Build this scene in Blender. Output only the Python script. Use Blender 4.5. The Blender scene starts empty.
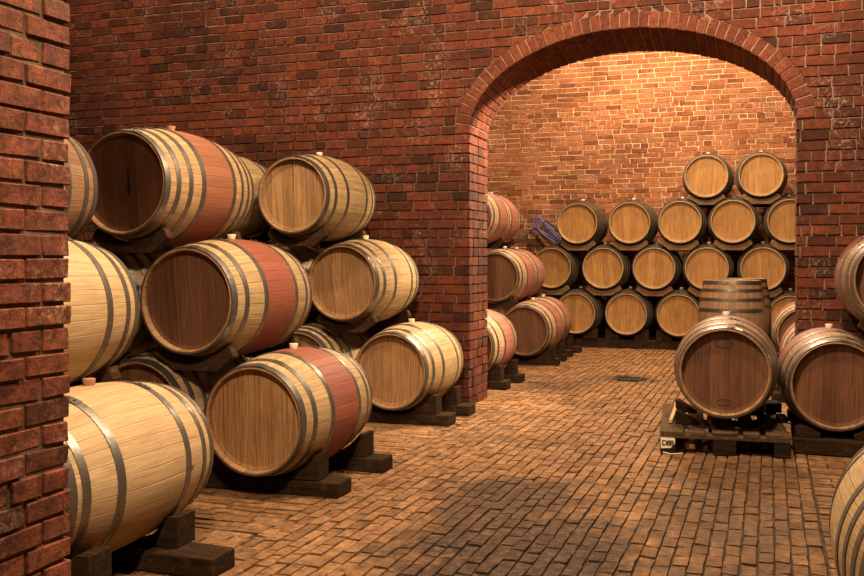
import bpy, math, random
from mathutils import Vector, Matrix
R = random.Random(11)
SC = bpy.context.scene
COL = SC.collection
PI = math.pi
H_EYE = 1.27
THETA = math.atan(337/960)

# ------------------------------------------------------------------ helpers
class MB:
    """collects polygons, links them as one mesh object"""
    def __init__(s): s.v=[]; s.f=[]; s.m=[]; s.uv=[]; s.has_uv=False
    def add(s, vs, fs, m=0, uvs=None):
        o=len(s.v); s.v+= [tuple(p) for p in vs]
        for i,f in enumerate(fs):
            s.f.append(tuple(o+k for k in f)); s.m.append(m)
            if uvs: s.uv.append(uvs[i]); s.has_uv=True
            else: s.uv.append([(0,0)]*len(f))
    def block(s, c, m=0, j=0.0):
        """c = 8 corners: bottom ring 4, top ring 4 (same order)"""
        if j: c=[(p[0]+R.uniform(-j,j),p[1]+R.uniform(-j,j),p[2]+R.uniform(-j,j)) for p in c]
        s.add(c,[(3,2,1,0),(4,5,6,7),(0,1,5,4),(1,2,6,5),(2,3,7,6),(3,0,4,7)],m)
    def box(s, x0,x1,y0,y1,z0,z1, m=0, j=0.0):
        s.block([(x0,y0,z0),(x1,y0,z0),(x1,y1,z0),(x0,y1,z0),(x0,y0,z1),(x1,y0,z1),(x1,y1,z1),(x0,y1,z1)],m,j)
    def prism_y(s, poly, y0, y1, m=0, j=0.0):
        """poly of (x,z), extruded along y"""
        n=len(poly)
        vs=[(x+R.uniform(-j,j),y0,z+R.uniform(-j,j)) for x,z in poly]+[(x+R.uniform(-j,j),y1,z+R.uniform(-j,j)) for x,z in poly]
        fs=[tuple(range(n)),tuple(range(2*n-1,n-1,-1))]+[(i+n,(i+1)%n+n,(i+1)%n,i) for i in range(n)]
        s.add(vs,fs,m)
    def mesh(s, name, mats):
        me=bpy.data.meshes.new(name); me.from_pydata(s.v,[],s.f)
        for mt in mats: me.materials.append(mt)
        me.polygons.foreach_set('material_index',s.m)
        if s.has_uv:
            l=me.uv_layers.new(name='UVMap'); k=0
            for u in s.uv:
                for q in u: l.data[k].uv=q; k+=1
        me.update(); return me
def smooth(me, on=True):
    me.polygons.foreach_set('use_smooth',[on]*len(me.polygons)); me.update()
def link(name, me, parent=None):
    o=bpy.data.objects.new(name,me); COL.objects.link(o)
    if parent: o.parent=parent
    return o
def fix_normals(me):
    import bmesh
    b=bmesh.new(); b.from_mesh(me); bmesh.ops.recalc_face_normals(b,faces=b.faces[:]); b.to_mesh(me); b.free(); me.update()
def bevel(o, w, seg=1):
    m=o.modifiers.new('bevel','BEVEL'); m.width=w; m.segments=seg; m.limit_method='ANGLE'; m.angle_limit=math.radians(35)
def tag(o, label=None, cat=None, group=None, kind=None):
    if label: o['label']=label
    if cat: o['category']=cat
    if group: o['group']=group
    if kind: o['kind']=kind
    return o
def empty(name, loc=(0,0,0), rot=(0,0,0)):
    o=bpy.data.objects.new(name,None); COL.objects.link(o); o.location=loc; o.rotation_euler=rot; o.empty_display_size=.1; return o

# ------------------------------------------------------------------ materials
class NT:
    def __init__(s, name):
        s.mat=bpy.data.materials.new(name); s.mat.use_nodes=True
        s.t=s.mat.node_tree; s.n=s.t.nodes; s.l=s.t.links
        s.b=s.n['Principled BSDF']
    def new(s, typ, **kw):
        n=s.n.new(typ)
        for k,v in kw.items(): setattr(n,k,v)
        return n
    def val(s, sock, v):
        if hasattr(v,'is_output') or isinstance(v,bpy.types.NodeSocket): s.l.new(v,sock)
        else: sock.default_value=v
    def math(s, op, a, b=0.0, clamp=False):
        n=s.new('ShaderNodeMath',operation=op,use_clamp=clamp); s.val(n.inputs[0],a); s.val(n.inputs[1],b); return n.outputs[0]
    def mix(s, f, a, b, typ='MIX'):
        n=s.new('ShaderNodeMix',data_type='RGBA',blend_type=typ)
        s.val(n.inputs['Factor'],f)
        s.val(n.inputs[6],a if not isinstance(a,tuple) else (*a,1)); s.val(n.inputs[7],b if not isinstance(b,tuple) else (*b,1))
        return n.outputs[2]
    def noise(s, vec, scale, detail=4, rough=.6, dim='3D'):
        n=s.new('ShaderNodeTexNoise',noise_dimensions=dim); s.val(n.inputs['Vector'],vec)
        n.inputs['Scale'].default_value=scale; n.inputs['Detail'].default_value=detail; n.inputs['Roughness'].default_value=rough
        return n.outputs[0]
    def ramp(s, fac, stops, interp='LINEAR'):
        n=s.new('ShaderNodeValToRGB'); n.color_ramp.interpolation=interp; e=n.color_ramp.elements
        while len(e)<len(stops): e.new(.5)
        for i,(p,c) in enumerate(stops):
            e[i].position=p; e[i].color=(*c,1) if isinstance(c,tuple) else (c,c,c,1)
        s.val(n.inputs[0],fac); return n.outputs[0]
    def vec(s,x,y,z):
        n=s.new('ShaderNodeCombineXYZ'); s.val(n.inputs[0],x); s.val(n.inputs[1],y); s.val(n.inputs[2],z); return n.outputs[0]
    def bump(s, h, dist, strength=1.0, prev=None):
        n=s.new('ShaderNodeBump'); n.inputs['Distance'].default_value=dist; n.inputs['Strength'].default_value=strength
        s.val(n.inputs['Height'],h)
        if prev: s.l.new(prev,n.inputs['Normal'])
        return n.outputs[0]
    def done(s, col, rough=.8, normal=None, metal=0.0, spec=.3):
        s.val(s.b.inputs['Base Color'],col if not isinstance(col,tuple) else (*col,1)); s.val(s.b.inputs['Roughness'],rough); s.val(s.b.inputs['Metallic'],metal)
        s.b.inputs['Specular IOR Level'].default_value=spec
        if normal: s.l.new(normal,s.b.inputs['Normal'])
        return s.mat

def brick_mat(name, cols, stain=.5, white=.35, stain_scale=.9, bump=.004, floor=False, rough=.85, mott=(.55,1.25)):
    k=NT(name)
    geo=k.new('ShaderNodeNewGeometry'); tc=k.new('ShaderNodeTexCoord').outputs['Object']
    rnd=geo.outputs['Random Per Island']
    col=k.ramp(rnd,[(i/(len(cols)-1),c) for i,c in enumerate(cols)])
    mo=k.noise(tc,24,8,.72)
    col=k.mix(1.0,col,k.ramp(mo,[(.36,mott[0]),(.64,mott[1])]),'MULTIPLY')
    # soot and damp, large irregular patches
    st=k.noise(tc,stain_scale,6,.65)
    col=k.mix(1.0,col,k.ramp(st,[(.32,1-stain),(.6,1.0)]),'MULTIPLY')
    fine=k.noise(tc,110,4,.6)
    col=k.mix(k.ramp(fine,[(.33,.8),(.45,0.0)]),col,(.025,.015,.01))
    if white:
        w=k.math('MULTIPLY',k.ramp(k.noise(tc,3.5,3,.6),[(.52,0.0),(.7,1.0)]),k.ramp(k.noise(tc,48,5,.7),[(.5,0.0),(.66,1.0)]))
        col=k.mix(k.math('MULTIPLY',w,white),col,(.55,.46,.36))
    nb=k.bump(k.noise(tc,60,6,.7),bump,.9)
    return k.done(col,rough,nb,0,.25)

def mortar_mat(name, a, b):
    k=NT(name); tc=k.new('ShaderNodeTexCoord').outputs['Object']
    c=k.ramp(k.noise(tc,9,6,.7),[(.3,a),(.7,b)])
    return k.done(c,.95,k.bump(k.noise(tc,90,4,.7),.004,1.0),0,.15)

def wood_mat(name, cols, red=None, red_half=.15, wear=.3, rough=.6, joint=.38, grain=.35, grey=None):
    """planked oak: uv.x counts staves or planks, uv.y runs along them in metres"""
    k=NT(name)
    uv=k.new('ShaderNodeTexCoord').outputs['UV']; oi=k.new('ShaderNodeObjectInfo').outputs['Random']
    sp=k.new('ShaderNodeSeparateXYZ'); k.l.new(uv,sp.inputs[0]); u,v=sp.outputs[0],sp.outputs[1]
    idn=k.math('FLOOR',u); fr=k.math('FRACT',u); seed=k.math('MULTIPLY',oi,91.7)
    wn=k.new('ShaderNodeTexWhiteNoise',noise_dimensions='2D'); k.l.new(k.vec(idn,seed,0.0),wn.inputs['Vector']); rnd=wn.outputs['Value']
    col=k.ramp(rnd,[(i/(len(cols)-1),c) for i,c in enumerate(cols)])
    off=k.math('ADD',k.math('MULTIPLY',idn,3.17),seed)
    g1=k.noise(k.vec(k.math('MULTIPLY',u,5.0),k.math('MULTIPLY',v,2.2),off),1.6,6,.7)
    g2=k.noise(k.vec(k.math('MULTIPLY',u,22.0),k.math('MULTIPLY',v,5.0),off),1.2,4,.6)
    col=k.mix(1.0,col,k.ramp(g1,[(.36,1-grain),(.64,1+grain*.5)]),'MULTIPLY')
    col=k.mix(1.0,col,k.ramp(g2,[(.36,1-grain*.85),(.60,1.06)]),'MULTIPLY')
    # blotchy handling dirt and drips
    d=k.noise(k.vec(k.math('MULTIPLY',u,.45),k.math('MULTIPLY',v,5.0),seed),1.5,5,.65)
    col=k.mix(k.math('MULTIPLY',k.ramp(d,[(.52,0.0),(.75,1.0)]),wear),col,(.10,.055,.028))
    if red:
        wob=k.math('MULTIPLY',k.math('SUBTRACT',k.noise(k.vec(u,k.math('MULTIPLY',v,3.0),seed),2.0,3),.5),.02)
        ds=k.math('ABSOLUTE',k.math('ADD',k.math('SUBTRACT',v,.47),wob))
        mk=k.ramp(k.math('DIVIDE',ds,red_half),[(.94,1.0),(1.0,0.0)])
        rc=k.mix(1.0,k.ramp(rnd,[(0,red),(1,tuple(c*1.35 for c in red))]),k.ramp(g1,[(.25,.65),(.7,1.2)]),'MULTIPLY')
        col=k.mix(k.math('MULTIPLY',mk,.93),col,rc)
    sp2=k.ramp(k.noise(k.vec(k.math('MULTIPLY',u,2.5),k.math('MULTIPLY',v,16.0),seed),2.6,2,.5),[(.71,0.0),(.76,1.0)])
    col=k.mix(k.math('MULTIPLY',sp2,wear*1.2,True),col,(.05,.028,.016))
    ed=k.math('MINIMUM',fr,k.math('SUBTRACT',1.0,fr))
    jm=k.ramp(ed,[(0.0,1.0),(.035,0.0)])
    col=k.mix(k.math('MULTIPLY',jm,joint),col,(.05,.028,.015))
    h=k.math('SUBTRACT',k.math('MULTIPLY',g2,.5),k.math('MULTIPLY',jm,1.2))
    return k.done(col,rough,k.bump(h,.0022,.7),0,.35)

def timber_mat(name, a, b, c=None, scale=(2,14,14), rough=.85):
    k=NT(name); tc=k.new('ShaderNodeTexCoord').outputs['Object']; oi=k.new('ShaderNodeObjectInfo').outputs['Random']
    mp=k.new('ShaderNodeMapping'); k.l.new(tc,mp.inputs['Vector']); mp.inputs['Scale'].default_value=scale
    k.l.new(k.vec(oi,k.math('MULTIPLY',oi,37.0),oi),mp.inputs['Location'])
    g=k.noise(mp.outputs[0],3,7,.7)
    col=k.ramp(g,[(.3,a),(.72,b)])
    if c: col=k.mix(k.ramp(k.noise(tc,18,5,.75),[(.55,0.0),(.72,1.0)]),col,c)
    return k.done(col,rough,k.bump(g,.006,.9),0,.06)

def metal_mat(name, a, b, rough=.36, metal=.9):
    k=NT(name); tc=k.new('ShaderNodeTexCoord').outputs['Object']
    n=k.noise(tc,14,6,.7); n2=k.noise(tc,70,3,.6)
    col=k.mix(k.ramp(n,[(.45,0.0),(.7,1.0)]),a,b)
    rg=k.ramp(n,[(.35,rough),(.7,rough+.28)])
    return k.done(col,rg,k.bump(n2,.0012,.4),metal,.5)
def plain(name, c, rough=.6, metal=0.0, nz=.2):
    k=NT(name); tc=k.new('ShaderNodeTexCoord').outputs['Object']
    n=k.noise(tc,30,4,.6)
    return k.done(k.mix(1.0,c,k.ramp(n,[(.3,1-nz),(.7,1+nz)]),'MULTIPLY'),rough,None,metal,.3)

RED=[(0.041,0.011,0.006),(0.082,0.019,0.008),(0.122,0.027,0.011),(0.143,0.032,0.013),(0.102,0.023,0.010),(0.173,0.040,0.017),(0.133,0.030,0.013),(0.061,0.015,0.007)]
M={}
M['brick']=brick_mat('brick_arched_wall',RED,stain=.55,white=.35)
M['brick_pier']=brick_mat('brick_pier',[(0.101,0.029,0.014),(0.175,0.049,0.023),(0.221,0.063,0.029),(0.156,0.040,0.020),(0.197,0.054,0.024)],stain=.3,white=.4,mott=(.42,1.4),stain_scale=1.6,bump=.006)
M['brick_arch']=brick_mat('brick_arch_ring',[(0.105,0.024,0.011),(0.147,0.034,0.015),(0.173,0.043,0.018),(0.126,0.029,0.013)],stain=.3,white=.25)
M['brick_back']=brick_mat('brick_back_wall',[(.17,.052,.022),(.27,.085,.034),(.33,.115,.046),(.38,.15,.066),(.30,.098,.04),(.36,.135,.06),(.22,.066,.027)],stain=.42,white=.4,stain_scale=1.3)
M['low_bounce']=mortar_mat('dark_low_bounce',(.03,.018,.011),(.07,.042,.027))  # unseen side walls and ceiling coloured dark to cut bounced light
M['mortar']=mortar_mat('mortar_grey',(.13,.080,.052),(.29,.19,.130))
M['mortar_dark']=mortar_mat('mortar_dark',(.09,.055,.035),(.24,.17,.115))
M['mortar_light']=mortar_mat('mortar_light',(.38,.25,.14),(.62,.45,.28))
def floor_mat():
    k=NT('floor_pavers'); geo=k.new('ShaderNodeNewGeometry'); tc=k.new('ShaderNodeTexCoord').outputs['Object']
    rnd=geo.outputs['Random Per Island']
    col=k.ramp(rnd,[(0,(0.232,0.110,0.043)),(.3,(0.332,0.167,0.069)),(.65,(0.409,0.214,0.091)),(.85,(0.347,0.164,0.066)),(1,(0.463,0.243,0.107))])
    col=k.mix(1.0,col,k.ramp(k.noise(tc,21,9,.82),[(.37,.30),(.63,1.5)]),'MULTIPLY')
    # trodden, damp dirt: patches with shapes of their own
    sp=k.new('ShaderNodeSeparateXYZ'); k.l.new(tc,sp.inputs[0])
    wob=k.noise(tc,3.2,7,.75)
    tot=None
    for cx,cy,rx,ry,a in [(-1.0,3.9,.75,1.1,.95),(-1.25,4.9,.5,.7,.9),(-.2,4.6,.6,1.2,.55),(-1.42,10.15,.55,.35,.6),(-.15,5.9,.6,.8,.6),(-2.0,9.3,.4,.6,.45)]:
        dx=k.math('DIVIDE',k.math('SUBTRACT',sp.outputs[0],cx),rx); dy=k.math('DIVIDE',k.math('SUBTRACT',sp.outputs[1],cy),ry)
        d=k.math('SQRT',k.math('ADD',k.math('MULTIPLY',dx,dx),k.math('MULTIPLY',dy,dy)))
        d=k.math('ADD',d,k.math('MULTIPLY',k.math('SUBTRACT',wob,.5),2.2))
        m=k.math('MULTIPLY',k.ramp(d,[(.5,1.0),(1.15,0.0)]),a)
        tot=m if tot is None else k.math('MAXIMUM',tot,m)
    col=k.mix(tot,col,k.mix(k.ramp(k.noise(tc,20,8,.8),[(.46,0.0),(.62,1.0)]),(.032,.015,.007),(.20,.105,.052)))
    gen=k.ramp(k.noise(tc,1.1,5,.65),[(.35,.72),(.6,1.05)])
    col=k.mix(1.0,col,gen,'MULTIPLY')
    # crumbs of dry lime
    col=k.mix(k.math('MULTIPLY',k.ramp(k.noise(tc,60,5,.7),[(.66,0.0),(.74,1.0)]),.5),col,(.34,.25,.17))
    nb=k.bump(k.noise(tc,24,9,.82),.03,1.0)
    return k.done(col,k.ramp(wob,[(.3,.55),(.7,.85)]),nb,0,.3)
M['floor']=floor_mat()
M['floor_joint']=mortar_mat('floor_joint_dirt',(.022,.013,.008),(.07,.042,.026))
CREAM=[(0.374,0.246,0.117),(0.419,0.285,0.142),(0.457,0.320,0.166),(0.397,0.266,0.129),(0.434,0.296,0.150)]
TAN=[(.27,.140,.056),(.33,.175,.074),(.38,.205,.090),(.30,.158,.065)]
M['oak_new']=wood_mat('oak_new_staves',[(0.416,0.279,0.139),(0.454,0.311,0.163),(0.477,0.331,0.181),(0.439,0.295,0.153)],wear=.2,joint=.10,grain=.25)
M['oak_cream']=wood_mat('oak_cream_staves',CREAM,wear=.35)
M['oak_red']=wood_mat('oak_cream_staves_wine_stained',CREAM,red=(.185,.046,.030),red_half=.165,wear=.3)
M['oak_pink']=wood_mat('oak_staves_pink_stained',[(.44,.27,.15),(.50,.32,.18),(.46,.29,.16)],red=(.27,.098,.070),red_half=.165,wear=.3)
M['oak_rust']=wood_mat('oak_staves_rust_stained',[(.40,.25,.125),(.46,.29,.15),(.43,.27,.135)],red=(.20,.072,.040),red_half=.165,wear=.25)
M['oak_brown']=wood_mat('oak_brown_staves',[(0.200,0.103,0.048),(0.248,0.133,0.067),(0.288,0.163,0.085),(0.216,0.114,0.056)],red=(0.160,0.052,0.033),red_half=.165,wear=.55)
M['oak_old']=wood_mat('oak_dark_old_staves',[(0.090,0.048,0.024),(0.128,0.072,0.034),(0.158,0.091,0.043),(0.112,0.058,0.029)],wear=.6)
M['oak_stand']=wood_mat('oak_weathered_staves',[(.20,.115,.06),(.26,.15,.08),(.31,.185,.10),(.23,.13,.07)],wear=.6)
M['head_tan']=wood_mat('head_tan_oak',TAN,wear=.2,joint=.35,grain=.4)
M['head_lit']=wood_mat('head_lit_oak',[(.34,.175,.068),(.40,.215,.088),(.44,.245,.105),(.37,.195,.078)],wear=.25,joint=.3,grain=.4)  # lighter copy of the tan oak; light on this head is in its colour
M['head_gold_lit']=wood_mat('head_golden_lit_oak',[(0.294,0.141,0.038),(0.363,0.178,0.050),(0.415,0.211,0.063),(0.328,0.159,0.045),(0.389,0.192,0.055)],wear=.35,joint=.3,grain=.35)  # same oak again, warm lamplight on the pyramid heads put into its colour
M['head_shaded_brown']=wood_mat('head_shaded_brown_oak',[(.115,.047,.021),(.15,.063,.029),(.18,.078,.036),(.13,.053,.024)],wear=.35,joint=.4,grain=.35)  # same oak as the tan heads, darkened to carry the shade on them
M['chime']=wood_mat('oak_end_grain_chime',[(0.246,0.123,0.055),(0.319,0.167,0.075),(0.377,0.203,0.094),(0.275,0.138,0.061)],wear=.5)
M['chime_lit']=wood_mat('oak_lit_chime',[(.36,.235,.12),(.42,.28,.15),(.47,.32,.17),(.39,.255,.135)],wear=.4)  # paler copy of the chime, the pyramid's lit rims put into its colour
M['hoop']=metal_mat('galvanised_hoop',(.24,.225,.205),(.12,.095,.075),.33)
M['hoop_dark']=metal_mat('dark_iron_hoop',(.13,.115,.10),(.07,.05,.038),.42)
M['bung_pale']=plain('bung_pale',(.62,.50,.36),.55)
M['bung_brown']=plain('bung_brown',(.33,.16,.09),.6)
M['timber']=timber_mat('old_dark_timber',(.011,.006,.003),(.046,.025,.013),(.075,.043,.024))
M['cradle']=timber_mat('cradle_timber',(.022,.011,.006),(.070,.036,.019),(.11,.062,.038))
M['cradle_tan']=timber_mat('cradle_tan_timber',(.10,.055,.028),(.22,.13,.07),(.26,.16,.09))
M['pallet']=timber_mat('pallet_timber',(.035,.021,.013),(.12,.072,.042),(.17,.108,.068),scale=(14,2,14))
M['pallet_dark']=timber_mat('pallet_timber_dark',(.010,.006,.004),(.036,.021,.012))
M['batten']=timber_mat('batten_yellow_timber',(.42,.27,.10),(.62,.44,.20),scale=(14,2,14))
M['paper']=plain('paper_label',(.70,.62,.50),.8,0,.15)
M['ink']=plain('label_ink',(.03,.02,.015),.8)
M['scorch']=plain('scorched_wood',(.035,.018,.011),.85)
M['knot']=plain('dark_knot',(.018,.008,.005),.8)
M['hose_blue']=plain('blue_plastic_hose',(.10,.10,.26),.4)
M['hose_dark']=plain('dark_hose',(.03,.026,.03),.5)
M['iron']=metal_mat('cast_iron',(.06,.05,.045),(.04,.026,.018),.5,.7)

# ------------------------------------------------------------------ walls
def struct(o, label, cat): return tag(o,label,cat,None,'structure')
BH=.080; GAP=.012
AX,AHW,SPR,RISE,RING=-1.10,1.30,2.32,.79,.13
WY0,WY1=7.80,8.36
def hole_arch(z):
    if z<SPR-.001: return (AX-AHW, AX+AHW)
    q=(z-SPR)/(RISE+RING)
    if q>=1: return None
    w=(AHW+RING+.006)*math.sqrt(1-q*q); return (AX-w, AX+w)
def courses(mb, x0, x1, z0, z1, yf, depth, bl, bh, gap, hole=None, j=.003, header=.18, m=1, sgn=1, proud=.004):
    """bricks of one wall face in a plane y = yf, running bond with odd header rows"""
    n=int((z1-z0)/bh)
    for i in range(n):
        za=z0+i*bh; zb=za+bh-gap
        head=R.random()<header
        L=bl*.5 if head else bl
        x=x0-R.uniform(0,L)
        while x<x1:
            l=L
            if R.random()<.08: l=L*R.choice([.5,.75,1.2])
            a,b=x,x+l-gap; x+=l
            pieces=[(a,b,a,b)]
            if hole:
                ha,hb=hole(za),hole(zb)
                if ha is None and hb is None: pass
                else:
                    if ha is None: ha=(AX,AX)
                    if hb is None: hb=(AX,AX)
                    pieces=[]
                    la,lb=min(b,ha[0]),min(b,hb[0])
                    if max(la,lb)>a+.012: pieces.append((a,max(la,a+.004),a,max(lb,a+.004)))
                    ra,rb=max(a,ha[1]),max(a,hb[1])
                    if min(ra,rb)<b-.012: pieces.append((min(ra,b-.004),b,min(rb,b-.004),b))
            for (a0,b0,a1,b1) in pieces:
                a0,a1=max(a0,x0),max(a1,x0); b0,b1=min(b0,x1),min(b1,x1)
                if b0-a0<.003 and b1-a1<.003: continue
                p=yf+sgn*R.uniform(-proud,proud); q=yf+sgn*depth
                mb.block([(a0,p,za),(b0,p,za),(b0,q,za),(a0,q,za),(a1,p,zb),(b1,p,zb),(b1,q,zb),(a1,q,zb)],m,j)
def ell(t, a, b): return (AX-a*math.cos(t), SPR+b*math.sin(t))
# arched wall
mb=MB(); rec=.018
XL,XR,ZT=-7.2,2.3,4.64
y0,y1=WY0+rec,WY1-rec
mb.box(XL,AX-AHW-rec,y0,y1,0,SPR); mb.box(AX+AHW+rec,XR,y0,y1,0,SPR)
mb.box(XL,AX-AHW-rec,y0,y1,SPR,ZT); mb.box(AX+AHW+rec,XR,y0,y1,SPR,ZT)
NS=48
for i in range(NS):
    t0,t1=PI*i/NS,PI*(i+1)/NS
    (xa,za),(xb,zb)=ell(t0,AHW+rec,RISE+rec),ell(t1,AHW+rec,RISE+rec)
    mb.block([(xa,y0,za),(xb,y0,zb),(xb,y1,zb),(xa,y1,za),(xa,y0,ZT),(xb,y0,ZT),(xb,y1,ZT),(xa,y1,ZT)],0)
courses(mb,XL,XR,0,ZT,WY0,.10,.205,BH,GAP,hole_arch)
# reveals of the two jambs: three headers deep behind the facing bricks
for sx,xj in ((1,AX-AHW),(-1,AX+AHW)):
    for i in range(int(SPR/BH)+1):
        za=i*BH; zb=min(za+BH-GAP,SPR-.004)
        if zb-za<.02: continue
        ys=WY0+.11+R.uniform(-.008,.008); 
        cuts=[ys,ys+.15+R.uniform(-.01,.01),ys+.30+R.uniform(-.01,.01),WY1]
        for a,b in zip(cuts,cuts[1:]):
            xf=xj+sx*R.uniform(-.003,.003); xb=xj-sx*.10
            mb.box(min(xf,xb),max(xf,xb),a,b-GAP,za,zb,1,.002)
arch_wall=link('wall_middle',mb.mesh('wall_middle',[M['mortar'],M['brick']])); fix_normals(arch_wall.data); bevel(arch_wall,.004)
struct(arch_wall,'dark red brick wall pierced by the wide arched opening','wall')
# arch ring of voussoirs
mb=MB()
am,bm=AHW+RING/2,RISE+RING/2
NF=2000; pts=[ell(PI*i/NF,am,bm) for i in range(NF+1)]
acc=[0]
for p,q in zip(pts,pts[1:]): acc.append(acc[-1]+math.dist(p,q))
nv=int(acc[-1]/.078); 
def t_at(s):
    import bisect
    return PI*bisect.bisect_left(acc,s)/NF
def nrm(t):
    nx,nz=-math.cos(t)/AHW,math.sin(t)/RISE; l=math.hypot(nx,nz); return nx/l,nz/l
for i in range(nv):
    ta,tb=t_at(acc[-1]*i/nv+.005),t_at(acc[-1]*(i+1)/nv-.005)
    ring=[]
    for t in (ta,tb):
        xi,zi=ell(t,AHW,RISE); nx,nz=nrm(t); ring.append(((xi,zi),(xi+nx*RING,zi+nz*RING)))
    (ia,oa),(ib,ob)=ring
    off=.045 if i%2 else 0
    cuts=[WY0-R.uniform(.002,.008),WY0+.115+off,WY0+.27+off,WY0+.425+off*.5,WY1]
    for a,b in zip(cuts,cuts[1:]):
        b=b-.008
        fa,fb=(1-.105*(a-WY0)/(WY1-WY0)),(1-.105*(b-WY0)/(WY1-WY0)); g=lambda z,f: SPR+(z-SPR)*f
        mb.block([(ia[0],a,g(ia[1],fa)),(ib[0],a,g(ib[1],fa)),(ib[0],b,g(ib[1],fb)),(ia[0],b,g(ia[1],fb)),(oa[0],a,g(oa[1],fa)),(ob[0],a,g(ob[1],fa)),(ob[0],b,g(ob[1],fb)),(oa[0],b,g(oa[1],fb))],1,.002)
        continue
        mb.block([(ia[0],a,ia[1]),(ib[0],a,ib[1]),(ib[0],b,ib[1]),(ia[0],b,ia[1]),(oa[0],a,oa[1]),(ob[0],a,ob[1]),(ob[0],b,ob[1]),(oa[0],b,oa[1])],1,.002)
# mortar behind the voussoirs, a touch back from their faces
for i in range(NS):
    t0,t1=PI*i/NS,PI*(i+1)/NS
    a=ell(t0,AHW+.008,RISE+.008); b=ell(t1,AHW+.008,RISE+.008); c=ell(t0,AHW+RING+.006,RISE+RING+.006); d=ell(t1,AHW+RING+.006,RISE+RING+.006)
    y=WY0+.003; e=WY1-.006; g=lambda z: SPR+(z-SPR)*.895
    mb.block([(a[0],y,a[1]),(b[0],y,b[1]),(b[0],e,g(b[1])),(a[0],e,g(a[1])),(c[0],y,c[1]),(d[0],y,d[1]),(d[0],e,g(d[1])),(c[0],e,g(c[1]))],0)
o=link('trim_1',mb.mesh('trim_1',[M['mortar'],M['brick_arch']])); fix_normals(o.data); bevel(o,.004)
struct(o,'single ring of upright bricks framing the arched opening','arch')
# back wall of the far room
BY=14.75
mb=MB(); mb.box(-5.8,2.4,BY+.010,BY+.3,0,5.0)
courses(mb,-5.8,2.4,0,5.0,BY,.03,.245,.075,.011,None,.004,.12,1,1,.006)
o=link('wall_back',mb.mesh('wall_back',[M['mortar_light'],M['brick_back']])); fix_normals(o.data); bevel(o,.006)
struct(o,'brightly lit orange brick wall at the far end behind the barrels','wall')
# side walls, ceilings (out of the frame: they close the rooms)
mb=MB(); mb.box(-7.5,-7.2,-2.5,WY1,0,4.64); mb.box(-6.1,-5.8,WY1,BY+.3,0,5.0)
o=link('wall_left',mb.mesh('wall_left',[M['low_bounce']])); struct(o,'brick side wall on the left of both cellar rooms','wall')
mb=MB(); mb.box(2.3,2.6,-2.5,WY1,0,4.64); mb.box(2.4,2.7,WY1,BY+.3,0,5.0)
o=link('wall_right',mb.mesh('wall_right',[M['low_bounce']])); struct(o,'brick side wall on the right of both cellar rooms','wall')
mb=MB(); mb.box(-7.5,2.6,-2.5,WY1,4.64,4.9); mb.box(-6.1,2.7,WY1,BY+.3,5.0,5.2)
o=link('ceiling',mb.mesh('ceiling',[M['low_bounce']])); struct(o,'brick ceiling of the cellar','ceiling')
# brick pier in the left foreground
PX,PY,PH=-2.055,2.452,.072
mb=MB(); mb.box(-3.0,PX-.010,.2,PY-.016,0,3.6)
i=0; z=-.02
while z<3.4:
    g=.011; bl=.197
    y=PY; k=0
    first=bl if i%2 else .128
    while y>.3:
        l=first if k==0 else (bl if R.random()<.85 else .128); k+=1
        b=y; a=y-l+g; y-=l
        xf=PX+R.uniform(-.005,.004); e=R.uniform(-.007,.003) if k==1 else 0
        za,zb=max(z,0),z+PH-g
        mb.box(PX-.10,xf,a,b+e,za,zb,1,.0035)
    # end face bricks, turned towards the barrels
    x=PX-.105
    while x>-2.98:
        mb.box(x-.19,x,PY-.1,PY+R.uniform(-.006,.002),max(z,0),z+PH-g,1,.003); x-=.20
    z+=PH; i+=1
o=link('wall_pier',mb.mesh('wall_pier',[M['mortar_dark'],M['brick_pier']])); fix_normals(o.data); bevel(o,.0035,1)
struct(o,'near red brick pier along the left edge of the view','pier')

# ------------------------------------------------------------------ floor
mb=MB(); mb.box(-7.5,2.7,-2.5,BY+.3,-.2,-.012)
def paver(a,b,c,d):
    dz=R.uniform(-.004,.003); t=[dz+R.uniform(-.003,.003) for _ in range(4)]; j=.004
    q=[(x+R.uniform(-j,j),y+R.uniform(-j,j)) for x,y in ((a,c),(b,c),(b,d),(a,d))]
    mb.block([(x,y,-.03) for x,y in q]+[(q[k][0],q[k][1],t[k]) for k in range(4)],1)
FW,FL,FG=.0675,.138,.0105
DR=(-1.53,-1.24,10.02,10.26)
x=-2.20
while x<.21:
    y=1.2-R.uniform(0,FL)
    while y<BY-.03:
        d=min(y+FL-FG,BY-.01)
        if not (x+FW-FG>DR[0] and x<DR[1] and d>DR[2] and y<DR[3]): paver(x,x+FW-FG,y,d)
        y+=FL*R.choice([1,1,1,1,.97,1.03])
    x+=FW
FL=.21
for X0,X1 in ((-4.6,-2.21),(.235,1.6)):
    y=1.2
    while y<BY-.08:
        x=X0-R.uniform(0,FL) if X0<-3 else X0
        first=True
        while x<X1-.02:
            e=min(x+FL-FG,X1)
            if X0>0 and first: e=X0+R.choice([FL,FL*.5])-FG
            first=False
            paver(max(x,X0),e,y,y+FW-FG); x=e+FG
        y+=FW
o=link('floor',mb.mesh('floor',[M['floor_joint'],M['floor']])); fix_normals(o.data); bevel(o,.009,2)
struct(o,'worn brick paved floor with dirt stains in the aisle','floor')
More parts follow.
